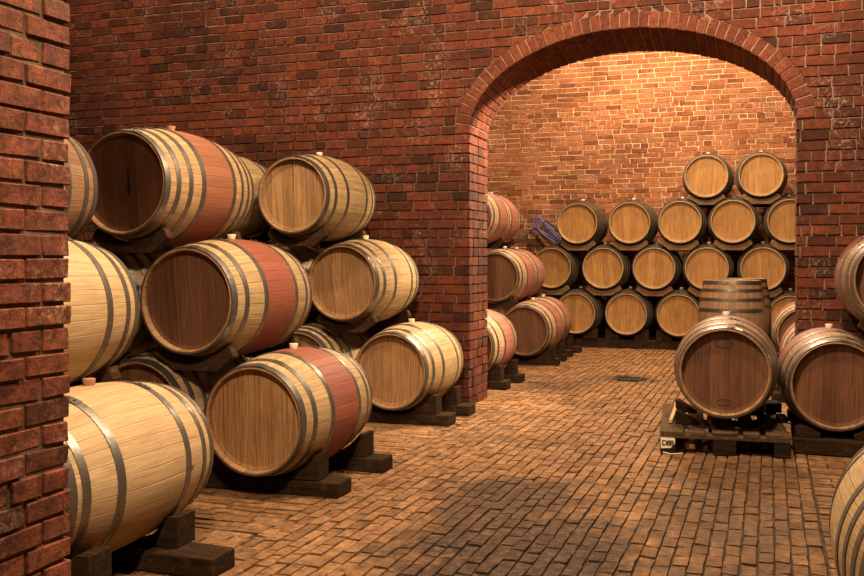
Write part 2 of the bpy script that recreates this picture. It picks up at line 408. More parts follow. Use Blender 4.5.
# drain
dr=empty('floor_drain',((DR[0]+DR[1])/2,(DR[2]+DR[3])/2,-.012)); tag(dr,'small dark iron drain sunk in the brick floor of the far room','drain')
w,d=(DR[1]-DR[0])/2-.004,(DR[3]-DR[2])/2-.004
mb=MB()
for a in ((-w,w,-d,-d+.022),(-w,w,d-.022,d),(-w,-w+.022,-d+.022,d-.022),(w-.022,w,-d+.022,d-.022)): mb.box(*a,0,.016)
f=link('frame',mb.mesh('drain_frame',[M['iron']]),dr)
mb=MB()
for i in range(7):
    xx=-w+.03+i*(2*w-.06)/6.; mb.box(xx-.010,xx+.010,-d+.02,d-.02,.0,.007)
link('grate',mb.mesh('drain_grate',[M['iron']]),dr)

# ------------------------------------------------------------------ barrels
L,RH,RB=.94,.285,.340
NSTV=34; SEG=3; NA=NSTV*SEG
def rad(t): return RH+(RB-RH)*(1-(2*t/L-1)**2)
def lathe_uv(mb, prof, closed=False, uoff=0.0, n=NA, per=SEG):
    """prof: list of (t along y, radius); uv.x counts staves"""
    vs=[];fs=[];uvs=[]
    for (t,r) in prof:
        for k in range(n):
            a=2*PI*k/n; vs.append((r*math.sin(a),t-L/2,RB+r*math.cos(a)))
    for i in range(len(prof)-1):
        for k in range(n):
            k2=(k+1)%n
            fs.append((i*n+k,(i+1)*n+k,(i+1)*n+k2,i*n+k2))
            u0,u1=k/per+uoff,(k+1)/per+uoff-1e-4; v0,v1=prof[i][0],prof[i+1][0]
            uvs.append([(u0,v0),(u0,v1),(u1,v1),(u1,v0)])
    mb.add(vs,fs,0,uvs)
REC=.042
def staves_mesh(name, mat, u):
    mb=MB()
    prof=[(REC+.012,RH-.022),(.004,RH-.016),(0,RH-.010)]
    nt=22
    prof+=[(.004+ (L-.008)*i/nt, rad(.004+(L-.008)*i/nt)) for i in range(nt+1)]
    prof+=[(L,RH-.010),(L-.004,RH-.016),(L-REC-.012,RH-.022)]
    lathe_uv(mb,prof,uoff=u)
    for q in list(range(3*NA))+list(range(len(mb.f)-3*NA,len(mb.f))): mb.m[q]=1
    me=mb.mesh(name,[mat,M['chime_lit' if name=='staves_oak_old' else 'chime']]); fix_normals(me); smooth(me)
    try: me.set_sharp_from_angle(angle=math.radians(32))
    except Exception: pass
    return me
def head_mesh(name, mat, far=False, ang=0.0, pw=.085):
    """round head of planks, set back inside the chime"""
    mb=MB(); r=RH-.0215; y=(L-REC if far else REC)-L/2; th=.014*(1 if far else -1)
    n=64; ca,sa=math.cos(ang),math.sin(ang)
    def uvp(x,z): return ((x*ca+z*sa)/pw+20, -x*sa+z*ca+1)
    vs=[];rings=(r*.93,r)
    pts=[(0,y,RB)]
    for q,rr in enumerate(rings):
        for k in range(n):
            a=2*PI*k/n; pts.append((rr*math.sin(a),y-(th*.35 if q else 0)*-1*(1),RB+rr*math.cos(a)))
    fs=[];uv=[]
    for k in range(n):
        k2=(k+1)%n
        for f in ((0,1+k,1+k2),(1+k,1+n+k,1+n+k2,1+k2)):
            fs.append(f); uv.append([uvp(pts[i][0],pts[i][2]-RB) for i in f])
    mb.add(pts,fs,0,uv)
    # inner side so the head has thickness
    o2=[(p[0],p[1]-th,p[2]) for p in pts[:1+n]]
    mb.add(o2,[(0,1+(k+1)%n,1+k) for k in range(n)],0,[[(0,0)]*3]*n)
    me=mb.mesh(name,[mat]); smooth(me,False); return me
def hoop_mesh(name, c, w, mat):
    mb=MB(); n=72; th=.0035
    t0,t1=max(c-w/2,.0015),min(c+w/2,L-.0015)
    prof=[(t0,rad(t0)-.003),(t0,rad(t0)+th),(t0*.5+t1*.5,rad((t0+t1)/2)+th+.0006),(t1,rad(t1)+th),(t1,rad(t1)-.003)]
    lathe_uv(mb,prof,n=n,per=2)
    # overlapped end of the strip with two rivets, on top
    a0=R.uniform(-.25,.25); r=rad(c)+th
    vs=[]
    for k in range(5):
        a=a0+k*.05
        for t,dr in ((t0,.0),(t1,.0)):
            vs.append(((rad(t)+th+.003)*math.sin(a),t-L/2,RB+(rad(t)+th+.003)*math.cos(a)))
    mb.add(vs,[(2*k,2*k+1,2*k+3,2*k+2) for k in range(4)],0,[[(0,0)]*4]*4)
    for da in (.05,.13):
        a=a0+da; cx,cz=(r+.003)*math.sin(a),RB+(r+.003)*math.cos(a); rr=.006
        ring=[(cx+rr*math.cos(q*PI/4)*math.cos(a),c-L/2+rr*math.sin(q*PI/4),cz-rr*math.cos(q*PI/4)*math.sin(a)) for q in range(8)]
        top=[(p[0]*1.0+math.sin(a)*.004,p[1],p[2]+math.cos(a)*.004) for p in ring]
        mb.add(ring+top,[(q,(q+1)%8,8+(q+1)%8,8+q) for q in range(8)]+[tuple(range(8,16))],0,[[(0,0)]*4]*8+[[(0,0)]*8])
    me=mb.mesh(name,[mat]); fix_normals(me); smooth(me)
    try: me.set_sharp_from_angle(angle=math.radians(35))
    except Exception: pass
    return me
def bung_mesh(name, mat):
    mb=MB(); n=20; prof=[(.0,.020),(.030,.026),(.034,.024)]
    z0=2*RB-.006; vs=[];fs=[]
    for h,r in prof:
        for k in range(n): a=2*PI*k/n; vs.append((r*math.cos(a),r*math.sin(a),z0+h))
    for i in range(2):
        for k in range(n): fs.append((i*n+k,i*n+(k+1)%n,(i+1)*n+(k+1)%n,(i+1)*n+k))
    fs.append(tuple(range(2*n,3*n))); mb.add(vs,fs); me=mb.mesh(name,[mat]); smooth(me)
    try: me.set_sharp_from_angle(angle=math.radians(40))
    except Exception: pass
    return me
HOOPS8=[(.020,.040),(.100,.032),(.195,.032),(.305,.036),(L-.305,.036),(L-.195,.032),(L-.100,.032),(L-.020,.040)]
HOOPS6=[(.022,.044),(.120,.034),(.290,.036),(L-.290,.036),(L-.120,.034),(L-.022,.044)]
HOOPSW=[(.022,.044),(.085,.034),(.250,.040),(L-.255,.040),(L-.105,.034),(L-.020,.040)]
CACHE={}
def cached(key, fn):
    if key not in CACHE: CACHE[key]=fn()
    return CACHE[key]
def barrel(spec):
    """spec -> one barrel: empty at its base with staves, two heads, hoops and a bung"""
    stave,headm,hset,hoopm,bungm=spec['look']
    o=empty('wine_barrel',spec['loc'],(0,0,math.radians(spec.get('yaw',0))))
    tag(o,spec['label'],'barrel',spec['group'])
    parts=[]
    parts.append(link('staves',cached(('st',stave),lambda: staves_mesh('staves_'+stave,M[stave],R.uniform(0,1))),o))
    for far in (False,True):
        ang=spec.get('ang',R.choice([0,.03,-.04,.08,-.07])); pw=R.choice([.075,.085,.095])
        parts.append(link('head',head_mesh('head_'+headm,M[headm],far,ang,pw),o))
    hs={'8':HOOPS8,'6':HOOPS6,'w':HOOPSW}[hset]
    for i,(c,w) in enumerate(hs):
        parts.append(link('hoop',cached(('hp',hset,i,hoopm),lambda: hoop_mesh('hoop_%s_%s'%(hset,hoopm),c,w,M[hoopm])),o))
    parts.append(link('bung',cached(('bg',bungm),lambda: bung_mesh('bung_'+bungm,M[bungm])),o))
    if spec.get('stand'):
        T=Matrix.Translation((0,0,L/2)) @ Matrix.Rotation(PI/2,4,'X') @ Matrix.Translation((0,0,-RB))
        T=Matrix.Rotation(spec['stand'],4,'Z') @ T
        for p in parts: p.matrix_basis=T.copy()
    return o

LG='barrels stacked on the left of the front room'
MG='barrels stacked along the left of the far room'
BG='barrels in the pyramid against the back wall'
RG='barrels along the right of the front room'
HG='barrels behind the right side of the arch'
C6=('oak_cream','head_tan','6','hoop','bung_pale')
C8=('oak_cream','head_tan','8','hoop','bung_pale')
RD=('oak_red','head_tan','6','hoop','bung_pale')
NB=[]
def B(key,X,Yh,z,look,phrase,label,group,yaw=0,**kw):
    d=dict(key=key,X=X,Yh=Yh,z=z,look=look,phrase=phrase,label=label,group=group,yaw=yaw,**kw)
    y=math.radians(yaw); d['loc']=(X-math.sin(y)*L/2,Yh+math.cos(y)*L/2,z-RB); NB.append(d); return d
# left, front room
B('A1',-2.60,2.74,.41,('oak_new','head_shaded_brown','w','hoop','bung_brown'),'the nearest pale floor barrel','nearest pale new oak barrel low beside the left brick pier',LG)
B('A2',-2.96,2.70,1.035,('oak_new','head_shaded_brown','w','hoop','bung_pale'),'the pale barrel half hidden by the pier','pale barrel half hidden by the pier, resting on the nearest barrel',LG)
B('A3',-3.36,2.92,1.60,('oak_brown','head_shaded_brown','w','hoop','bung_pale'),'the topmost barrel peeping past the pier','sliver of a top row barrel between pier and dark-headed barrel',LG)
B('B1',-2.555,4.43,.41,('oak_red','head_lit','6','hoop','bung_pale'),'the floor barrel with broad red band','floor barrel with tan head and broad red band, left of the aisle',LG,ang=0.03)
B('B2',-2.955,4.42,1.035,('oak_red','head_shaded_brown','6','hoop','bung_pale'),'the middle barrel with broad red band','middle row barrel with dark shaded head and broad red band',LG)
B('B3',-3.34,4.38,1.675,('oak_rust','head_shaded_brown','8','hoop','bung_brown'),'the top barrel with knotted dark head','top row barrel with black knot on its dark shaded head',LG)
B('B4',-3.29,4.45,.41,('oak_cream','head_shaded_brown','8','hoop','bung_pale'),'the shadowed floor barrel behind the nearest one','shadowed floor barrel glimpsed above the nearest pale barrel',LG)
B('B5',-3.67,4.46,1.035,('oak_cream','head_shaded_brown','8','hoop','bung_pale'),'the hidden middle barrel left of the red banded one','sliver of shadowed barrel left of the middle red banded barrel',LG)
B('C1',-2.69,6.70,.41,C6,'the floor barrel beside the left arch jamb','pale floor barrel directly in front of the left arch jamb',LG)
B('C2',-3.07,6.66,1.075,C6,'the pale middle barrel near the arch','pale middle row barrel second from the arch, no red band',LG)
B('C3',-3.38,6.45,1.735,C6,'the pale top barrel near the arch','pale top row barrel with tan head against the dark brick wall',LG)
B('C4',-3.43,6.62,.41,C8,'the shadowed floor barrel behind the red banded one','shadowed floor barrel glimpsed above the red banded floor barrel',LG)
B('C5',-3.81,6.60,1.06,C8,'the hidden middle barrel deep in the stack','middle row barrel in deep shade between the two stacks',LG)
B('C6',-4.13,6.25,1.755,C8,'the pale top barrel behind the knotted one','pale top row barrel end showing behind the knotted dark barrel',LG)
# far room, left
PK=('oak_pink','head_shaded_brown','6','hoop','bung_pale')
B('G1',-2.75,8.75,.41,PK,'the floor barrel just behind the left jamb','pink banded floor barrel emerging from behind the left arch jamb',MG)
B('E1',-2.70,10.92,.41,PK,'the headed floor barrel in the far room','pink banded floor barrel showing its brown head in the far room',MG)
B('E2',-3.06,10.94,1.035,PK,'the middle barrel in the far room','middle row barrel in the far room with dark reddish head',MG)
B('E3',-3.40,10.92,1.76,PK,'the top barrel in the far room','top row pink and cream barrel just right of the left jamb',MG)
B('F1',-2.80,11.92,.41,PK,'the rear floor barrel in the far room','pink barrel end behind the brown headed floor barrel, far room',MG)
B('F2',-3.17,11.94,1.035,PK,'the rear middle barrel in the far room','pink barrel end behind the dark headed middle barrel, far room',MG)
B('F3',-3.51,11.92,1.77,PK,'the rear top barrel in the far room','pink rounded barrel end at the top of the far left stack',MG)
# back pyramid
BK=('oak_old','head_gold_lit','8','hoop_dark','bung_pale')
YB=13.42
row1=[(-2.57,'bottom row barrel leftmost, partly behind pink banded floor barrel'),(-1.865,'bottom row barrel in the pyramid with pale plank in its head'),(-1.160,'bottom row barrel in the pyramid just left of the standing barrels'),(-.455,'bottom row barrel in the pyramid hidden behind the standing barrels'),(.27,'bottom row barrel in the pyramid hidden behind right jamb')]
row2=[(-2.92,'second row barrel leftmost, partly behind pink middle barrel'),(-2.19,'second row barrel second from left in the back pyramid'),(-1.49,'second row barrel in the middle of the back pyramid'),(-.79,'second row barrel fourth from left in the back pyramid'),(-.075,'second row barrel rightmost in the arch, above the standing barrels')]
row3=[(-2.555,'third row barrel leftmost, beside the loop of blue hoses'),(-1.825,'third row barrel second from left in the back pyramid'),(-1.14,'third row barrel in the middle, below the left top barrel'),(-.455,'third row barrel between the two top barrels of the pyramid'),(.262,'third row barrel cut off by the right arch jamb')]
row4=[(-.80,'left of the two barrels on top of the back pyramid'),(-.10,'right of the two barrels on top of the back pyramid')]
for ri,(row,z) in enumerate(((row1,.480),(row2,1.115),(row3,1.745),(row4,2.36))):
    for i,(x,lb) in enumerate(row):
        ph='the %s barrel from left, %s pyramid row'%(('first','second','third','fourth','fifth')[i],('lowest','second','third','topmost')[ri])
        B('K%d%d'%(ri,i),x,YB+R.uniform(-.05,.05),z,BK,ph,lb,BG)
# right, front room
BR=('oak_brown','head_shaded_brown','6','hoop','bung_pale')
P_=B('P',-.270,6.44,.525,BR,'the barrel on the pallet','brown barrel lying on the low pallet right of the aisle',RG,yaw=1,ang=.0)
B('R1',.415,6.68,.440,BR,'the dark headed floor barrel on the right','dark headed reddish barrel on floor beams at the right edge',RG,yaw=3)
B('R2',.79,6.66,1.12,BR,'the raised barrel at the right edge','upper barrel cut by the right edge, in front of brick wall',RG,yaw=2)
B('D1',.522,2.75,.400,('oak_cream','head_shaded_brown','8','hoop','bung_pale'),'the near barrel in the lower right corner','nearest barrel cut off in the lower right corner',RG)
# behind the right jamb
B('H1',.36,10.40,.47,PK,'the farther barrel behind the right jamb','pale banded barrel between standing barrels and right arch jamb',HG)
B('H2',.43,8.75,.41,PK,'the nearer barrel behind the right jamb','lower barrel peeping out nearest behind the right arch jamb',HG)
# standing barrels
SG='barrels standing upright in the far room'
S1=dict(key='S1',loc=(-.365,10.50,.0895),look=('oak_stand','head_tan','8','hoop_dark','bung_pale'),label='upright weathered barrel nearest, above the barrel on the pallet',group=SG,stand=.6,yaw=0,phrase='')
S2=dict(key='S2',loc=(-.315,11.32,.0895),look=('oak_stand','head_tan','8','hoop_dark','bung_pale'),label='second upright barrel half hidden behind the first standing barrel',group=SG,stand=2.0,yaw=0,phrase='')
BAR={}
for d in NB+[S1,S2]: BAR[d['key']]=(barrel(d),d)

# marks on heads: knot, engraved ovals, paper tag
def disc_mark(name, parent, mat, pts, y):
    mb=MB(); n=len(pts)
    vs=[(x,y,z) for x,z in pts]+[(x,y+.002,z) for x,z in pts]
    mb.add(vs,[tuple(range(n)),tuple(range(2*n-1,n-1,-1))]+[(i,(i+1)%n,(i+1)%n+n,i+n) for i in range(n)])
    me=mb.mesh(name,[mat]); fix_normals(me); return link(name,me,parent)
yh=REC-L/2-.0015
ob=BAR['B3'][0]
k=[(.018,.11),(.024,.05),(.030,.02),(.038,-.02),(.030,-.055),(.018,-.035),(.012,.0),(.017,.04),(.010,.09)]
p=disc_mark('knot',ob,M['knot'],[(x,RB+z-.02) for x,z in k],yh); p['label']='black split knot in the dark head'
ob=BAR['P'][0]
def oval(cx,cz,a,b,wd,name):
    mb=MB(); n=28
    for i in range(n):
        q0,q1=2*PI*i/n,2*PI*(i+1)/n; s0,s1=(abs(math.cos(q))**.6*math.copysign(1,math.cos(q)) for q in (q0,q1))
        f=lambda q,aa,bb:(cx+aa*math.copysign(abs(math.cos(q))**.75,math.cos(q)),cz+bb*math.copysign(abs(math.sin(q))**.75,math.sin(q)))
        a0,a1=f(q0,a,b),f(q1,a,b); b0,b1=f(q0,a-wd,b-wd),f(q1,a-wd,b-wd)
        mb.block([(a0[0],yh+.001,a0[1]),(a1[0],yh+.001,a1[1]),(b1[0],yh+.001,b1[1]),(b0[0],yh+.001,b0[1]),(a0[0],yh,a0[1]),(a1[0],yh,a1[1]),(b1[0],yh,b1[1]),(b0[0],yh,b0[1])])
    me=mb.mesh(name,[M['scorch']]); fix_normals(me); return link(name,me,ob)
oval(-.005,RB+.185,.052,.029,.005,'oval_stamp')['label']='oval burned outline near top of head'
oval(-.005,RB-.195,.045,.020,.003,'oval_stamp')['label']='faint oval burned outline near bottom of head'
# small paper tag on the first hoop of the pallet barrel
mb=MB(); vs=[]
for k_ in range(7):
    a=.17+k_*.035
    for t in (.006,.040): vs.append(((rad(t)+.0055)*math.sin(a),t-L/2,RB+(rad(t)+.0055)*math.cos(a)))
mb.add(vs,[(2*k_,2*k_+1,2*k_+3,2*k_+2) for k_ in range(6)])
tagm=link('paper_tag',mb.mesh('paper_tag',[M['paper']]),ob); tagm['label']='white paper tag stuck on the front hoop'
sm=tagm.modifiers.new('thickness','SOLIDIFY'); sm.thickness=.001; sm.offset=1
# ink stamp on nearest barrel side
ob=BAR['A1'][0]
mb=MB()
for (t,a,dt,da) in [(.70,1.62,.008,.022),(.708,1.60,.006,.05),(.716,1.64,.010,.016),(.704,1.665,.014,.010),(.724,1.605,.005,.03)]:
    vs=[((rad(tt)+.0008)*math.sin(aa),tt-L/2,RB+(rad(tt)+.0008)*math.cos(aa)) for tt,aa in ((t,a),(t+dt,a),(t+dt,a+da),(t,a+da))]
    mb.add(vs,[(0,1,2,3)])
st=link('ink_stamp',mb.mesh('ink_stamp',[M['scorch']]),ob); st['label']='small dark stamp on the pale staves'
sm=st.modifiers.new('thickness','SOLIDIFY'); sm.thickness=.001; sm.offset=1

# ------------------------------------------------------------------ cradles, beams, wedges
def circ(cx,cz,r,a0,a1,n):
    return [(cx+r*math.cos(math.radians(a0+(a1-a0)*i/n)),cz+r*math.sin(math.radians(a0+(a1-a0)*i/n))) for i in range(n+1)]
def clear(poly, y0, y1, own):
    """shape a block's outline (x,z in the world) so that it fits round the barrels it touches"""
    out=[]
    for (a,b) in zip(poly,poly[1:]+poly[:1]):
        n=max(1,int(math.dist(a,b)/.02))
        out+=[(a[0]+(b[0]-a[0])*i/n,a[1]+(b[1]-a[1])*i/n) for i in range(n)]
    for _ in range(4):
        res=[]
        for (x,z) in out:
            for q in NB:
                t0,t1=y0-q['Yh'],y1-q['Yh']
                if t1<-.02 or t0>L+.02: continue
                t0,t1=min(max(t0,0),L),min(max(t1,0),L)
                rr=max(rad(t0),rad(t1),rad((t0+t1)/2))+.012
                ym=q['Yh']+(t0+t1)/2; cx=q['X']-math.tan(math.radians(q['yaw']))*(t0+t1)/2
                dx,dz=x-cx,z-q['z']; l=math.hypot(dx,dz)
                if l<rr:
                    if l<1e-4: dx,dz,l=0,-1,1
                    x,z=cx+dx/l*rr,q['z']+dz/l*rr
            res.append((x,z))
        out=res
    return out
def cradle(d, off, th, mat, where):
    """timber plank hollowed to carry one barrel, sitting in the dip between two lower ones"""
    r=max(rad(off),rad(off+th))+.006
    top=circ(0,0,r,-130,-50,16)                       # hollow under the barrel
    poly=[(-.252,-.300),(-.226,-.246)]+top+[(.226,-.246),(.252,-.300),(.140,-.385),(-.140,-.385)]
    poly=[(x,z) for x,z in poly]
    cxx=d['X']-math.tan(math.radians(d['yaw']))*(off+th/2)
    poly=[(x-cxx,z-d['z']) for x,z in clear([(x+cxx,z+d['z']) for x,z in poly],d['Yh']+off,d['Yh']+off+th,d)]
    mb=MB(); mb.prism_y(poly,-th/2,th/2,0,.0)
    y=math.radians(d['yaw']); c=Vector((d['X'],d['Yh'],d['z']))+Vector((-math.sin(y),math.cos(y),0))*(off+th/2)
    zb=min(p[1] for p in poly)
    me=mb.mesh('barrel_cradle',[M[mat]]); fix_normals(me)
    for v in me.vertices: v.co.z-=zb
    o=link('barrel_cradle',me); o.location=(c.x,c.y,c.z+zb); o.rotation_euler=(0,0,y); bevel(o,.004)
    tag(o,'cradle block under %s end of %s'%(where,d['phrase']),'cradle','cradle blocks between the barrel rows')
def wedge(d, off, wd, side, zb, h, mat, where, xo=.345):
    r=max(rad(off),rad(off+.5*wd),rad(off+wd))+.012; cz=d['z']-zb
    pts=[]
    for i in range(7):
        x=.10+(xo-.075-.10)*i/6.; zz=cz-math.sqrt(max(r*r-x*x,0)); pts.append((x,max(zz,.006)))
    poly=[(.10,0)]+[p for p in pts if p[1]<h]+[(xo-.05,h),(xo,h),(xo,0)]
    poly=[(side*x,z) for x,z in poly]
    cxx=d['X']-math.tan(math.radians(d['yaw']))*(off+wd/2)
    poly=[(x-cxx,max(z-zb,0)) for x,z in clear([(x+cxx,z+zb) for x,z in poly],d['Yh']+off,d['Yh']+off+wd,d)]
    mb=MB(); mb.prism_y(poly,-wd/2,wd/2)
    me=mb.mesh('wedge_block',[M[mat]]); fix_normals(me)
    o=link('wedge_block',me); y=math.radians(d['yaw'])
    o.location=(d['X']-math.sin(y)*(off+wd/2),d['Yh']+math.cos(y)*(off+wd/2),zb); o.rotation_euler=(0,0,y); bevel(o,.003)
    sd='right' if side>0 else 'left'
    tag(o,'wedge %s of %s, %s end'%(sd,d['phrase'],where),'wedge','wedge blocks under barrels')
def beam(x0,x1,y0,y1,z0,z1,mat,label,rz=0,group='timber beams under the barrels'):
    cx,cy=(x0+x1)/2,(y0+y1)/2
    mb=MB(); n=8
    # slightly waney timber: several sections along its length
    w,h=(y1-y0)/2,(z1-z0)
    rings=[]
    for i in range(n+1):
        x=(x0-cx)+(x1-x0)*i/n
        rings.append([(x,-w+R.uniform(-.004,.004),0),(x,w+R.uniform(-.004,.004),0),(x,w+R.uniform(-.006,.004),h+R.uniform(-.005,.0)),(x,-w+R.uniform(-.004,.006),h+R.uniform(-.005,.0))])
    vs=[p for r_ in rings for p in r_]
    fs=[(0,1,2,3),(4*n+3,4*n+2,4*n+1,4*n)]
    for i in range(n):
        for q in range(4): fs.append((4*i+q,4*(i+1)+q,4*(i+1)+(q+1)%4,4*i+(q+1)%4))
    mb.add(vs,fs); me=mb.mesh('timber_beam',[M[mat]]); fix_normals(me)
    o=link('timber_beam',me); o.location=(cx,cy,z0); o.rotation_euler=(0,0,rz); bevel(o,.007,2)
    tag(o,label,'beam',group); return o
D={d['key']:d for d in NB}
# cradles under every raised barrel the photo shows resting on others
for k_ in ('A2','A3','B2','B3','B5','C2','C3','C5','C6','E2','E3','F2','F3'):
    d=D[k_]; cradle(d,.075,.06,'cradle','near'); cradle(d,L-.135,.06,'cradle','far')
for d in NB:
    if d['key'][0]=='K' and d['key'][1]!='0': cradle(d,.05,.06,'cradle_tan','near'); cradle(d,L-.11,.06,'cradle_tan','far')
cradle(D['R2'],.05,.06,'timber','near'); cradle(D['R2'],L-.11,.06,'timber','far')
# skids of the left stacks
def skids(x1,ys,xl,phr,hh=.085,w=.18):
    for y,wh in zip(ys,('near','far')): beam(xl,x1+R.uniform(-.01,.01),y,y+w,0,hh,'timber','timber beam under %s end of %s'%(wh,phr))
skids(-2.06,(2.76,3.27),-3.75,D['A1']['phrase'])
skids(-2.13,(4.58,5.20),-3.75,D['B1']['phrase'])
skids(-2.25,(6.80,7.30),-3.95,D['C1']['phrase'])
skids(-2.36,(8.86,9.40),-3.2,D['G1']['phrase'])
skids(-2.33,(11.04,11.52),-3.3,D['E1']['phrase'])
skids(-2.36,(12.06,12.60),-3.4,D['F1']['phrase'])
for k_,o1,o2 in (('A1',.06,.60),('B1',.16,.79),('C1',.12,.62),('G1',.13,.67),('E1',.13,.62),('F1',.15,.70)):
    d=D[k_]
    for o_,wh in ((o1,'near'),(o2,'far')):
        wedge(d,o_,.13,1,.085,.125 if k_=='A1' else .140,'timber',wh,xo=.305 if k_=='B1' else .33)
        wedge(d,o_,.14,-1,.085,.12,'timber',wh,xo=.33)
for k_,o1,o2 in (('B4',.14,.77),('C4',.2,.70)):
    d=D[k_]
    for o_,wh in ((o1,'near'),(o2,'far')):
        wedge(d,o_,.14,-1,.085,.12,'timber',wh,xo=.33)
# back row base
beam(-3.0,.95,YB+.06,YB+.20,0,.12,'timber','long dark beam under the front of the back pyramid',group='base beams of the back pyramid')
beam(-3.0,.95,YB+.72,YB+.86,0,.12,'timber','long dark beam under the rear of the back pyramid',group='base beams of the back pyramid')
for i in range(5):
    d=D['K0%d'%i]
    for s in (1,-1): wedge(d,.075,.09,s,.12,.14,'timber','near',xo=.30)
# right skids
beam(.15,1.75,6.62,6.78,0,.10,'timber','dark timber beam under near end of the dark headed right barrel')
beam(.15,1.75,7.28,7.43,0,.10,'timber','dark timber beam under far end of the dark headed right barrel')
for o_,wh in ((.0,'near'),(.62,'far')):
    for s in (1,-1): wedge(D['R1'],o_,.13,s,.10,.13 if s>0 else .07,'timber',wh,xo=.34 if s>0 else .255)
beam(.45,1.6,2.87,3.03,0,.07,'timber','dark timber beam under near end of the lower right corner barrel')
beam(.45,1.6,3.38,3.54,0,.055,'timber','dark timber beam under far end of the lower right corner barrel')
for o_,wh in ((.15,'near'),(.65,'far')):
    wedge(D['D1'],o_,.13,1,.07 if wh=='near' else .055,.12,'timber',wh,xo=.36)
for k_,ya,yb in (('H1',10.55,11.05),('H2',8.9,9.4)):
    hh=.085 if k_=='H2' else .135
    beam(.02,1.0,ya,ya+.14,0,hh,'timber','dark beam under near end of '+D[k_]['phrase'])
    beam(.02,1.0,yb,yb+.14,0,hh,'timber','dark beam under far end of '+D[k_]['phrase'])
    for s in (1,-1):
        wedge(D[k_],ya-D[k_]['Yh'],.12,s,hh,.13,'timber','near',xo=.33)

def to_mesh(o):
    bpy.context.view_layer.update()
    me=bpy.data.meshes.new_from_object(o.evaluated_get(bpy.context.evaluated_depsgraph_get()))
    n=bpy.data.objects.new('x',me); COL.objects.link(n); n.parent=o.parent; n.location=o.location; n.rotation_euler=o.rotation_euler
    nm=o.name; bpy.data.objects.remove(o); n.name=nm; return n
# ------------------------------------------------------------------ pallets
def pallet(loc, rz, label, w=.80, d=1.20, marks=True):
    o=empty('pallet',loc,(0,0,rz)); tag(o,label,'pallet')
    x=0
    widths=[.145,.10,.145,.10,.145]; gaps=(w-sum(widths))/4
    for i,bw in enumerate(widths):
        mb=MB(); mb.box(x,x+bw,0,d,.122,.144,0,.003); q=link('deck_board',mb.mesh('deck_board',[M['pallet']]),o); bevel(q,.003); x+=bw+gaps
    for y in (0,d/2-.0725,d-.145):
        mb=MB(); mb.box(0,w,y,y+.145,.100,.1218,0,.002); q=link('cross_board',mb.mesh('cross_board',[M['pallet']]),o); bevel(q,.003)
        for xx,bw in ((0,.1),(w/2-.0725,.145),(w-.1,.1)):
            mb=MB(); mb.box(xx,xx+bw,y,y+.145,.022,.0998,0,.002); q=link('block',mb.mesh('block',[M['pallet_dark']]),o); bevel(q,.004)
    for xx,bw in ((0,.1),(w/2-.0725,.145),(w-.1,.1)):
        mb=MB(); mb.box(xx,xx+bw,0,d,0,.0218,0,.002); q=link('bottom_board',mb.mesh('bottom_board',[M['pallet_dark']]),o); bevel(q,.003)
    return o
prz=math.radians(5)
pl=pallet((-.665,6.36,0),prz,'low dark timber pallet carrying one barrel right of the aisle')
# torn paper label on its left front block, with stencilled letters
mb=MB(); pts=[(.004,.032),(.066,.036),(.088,.060),(.094,.078),(.090,.102),(.002,.104)]
n=len(pts); vs=[(x,-.004,z) for x,z in pts]+[(x,-.0025,z) for x,z in pts]
mb.add(vs,[tuple(range(n)),tuple(range(2*n-1,n-1,-1))]+[(i,(i+1)%n,(i+1)%n+n,i+n) for i in range(n)])
me=mb.mesh('paper_label',[M['paper']]); fix_normals(me); lab=link('paper_label',me,pl); lab['label']='torn white paper label with black stencilled letters'
cu=bpy.data.curves.new('lettering','FONT'); cu.body='D88'; cu.size=.047; cu.offset=.0016; cu.extrude=.0003; cu.space_character=.85
cu.materials.append(M['ink']); tx=link('lettering',cu,lab); tx.location=(.010,-.0046,.052); tx.rotation_euler=(PI/2,0,0); to_mesh(tx)
# wedges that keep the barrel on the pallet
def pwedge(dx,y,side,h,label):
    c=Vector((P_['X'],P_['Yh'],0)); poly=[(.02,0),(.17,0),(.17,h),(.145,h),(.02,.012)]
    mb=MB(); mb.prism_y([(side*x,z) for x,z in poly],-.05,.05); me=mb.mesh('wedge_block',[M['pallet']]); fix_normals(me)
    o=link('wedge_block',me); o.data.materials[0]=M['pallet_dark']; o.location=(P_['X']+side*dx-math.sin(prz)*y,P_['Yh']+y,.1445); o.rotation_euler=(0,0,prz*.4); bevel(o,.004)
    tag(o,label,'wedge','wedge blocks under barrels')
pwedge(.135,.26,1,.085,'dark wedge block right of the pallet barrel near its front')
pwedge(.135,.26,-1,.085,'dark wedge block left of the pallet barrel near its front')
pwedge(.135,.78,1,.085,'dark wedge block right of the pallet barrel near its back')
pwedge(.135,.78,-1,.085,'dark wedge block left of the pallet barrel near its back')
# yellow batten on the pallet's left board
mb=MB(); mb.box(-.013,.013,-.40,.40,0,.024,0,.0015)
o=link('batten',mb.mesh('batten',[M['batten']])); o.location=(-.640,7.05,.148); o.rotation_euler=(0,0,math.radians(2)); bevel(o,.003)
tag(o,'yellow raw timber batten lying on the left board of the pallet','batten')
# loose blocks on the right rear of the pallet
for (x,y,z,sx,sy,sz,rz,lb) in [(.02,7.40,.149,.11,.16,.07,.2,'dark short timber block lying on the right rear of the pallet'),(.085,7.0,.149,.055,.20,.035,.1,'thin dark offcut lying on the right board of the pallet')]:
    mb=MB(); mb.box(-sx/2,sx/2,-sy/2,sy/2,0,sz,0,.003); o=link('timber_offcut',mb.mesh('timber_offcut',[M['pallet_dark']])); o.location=(x,y,z); o.rotation_euler=(0,0,rz); bevel(o,.004); tag(o,lb,'offcut')
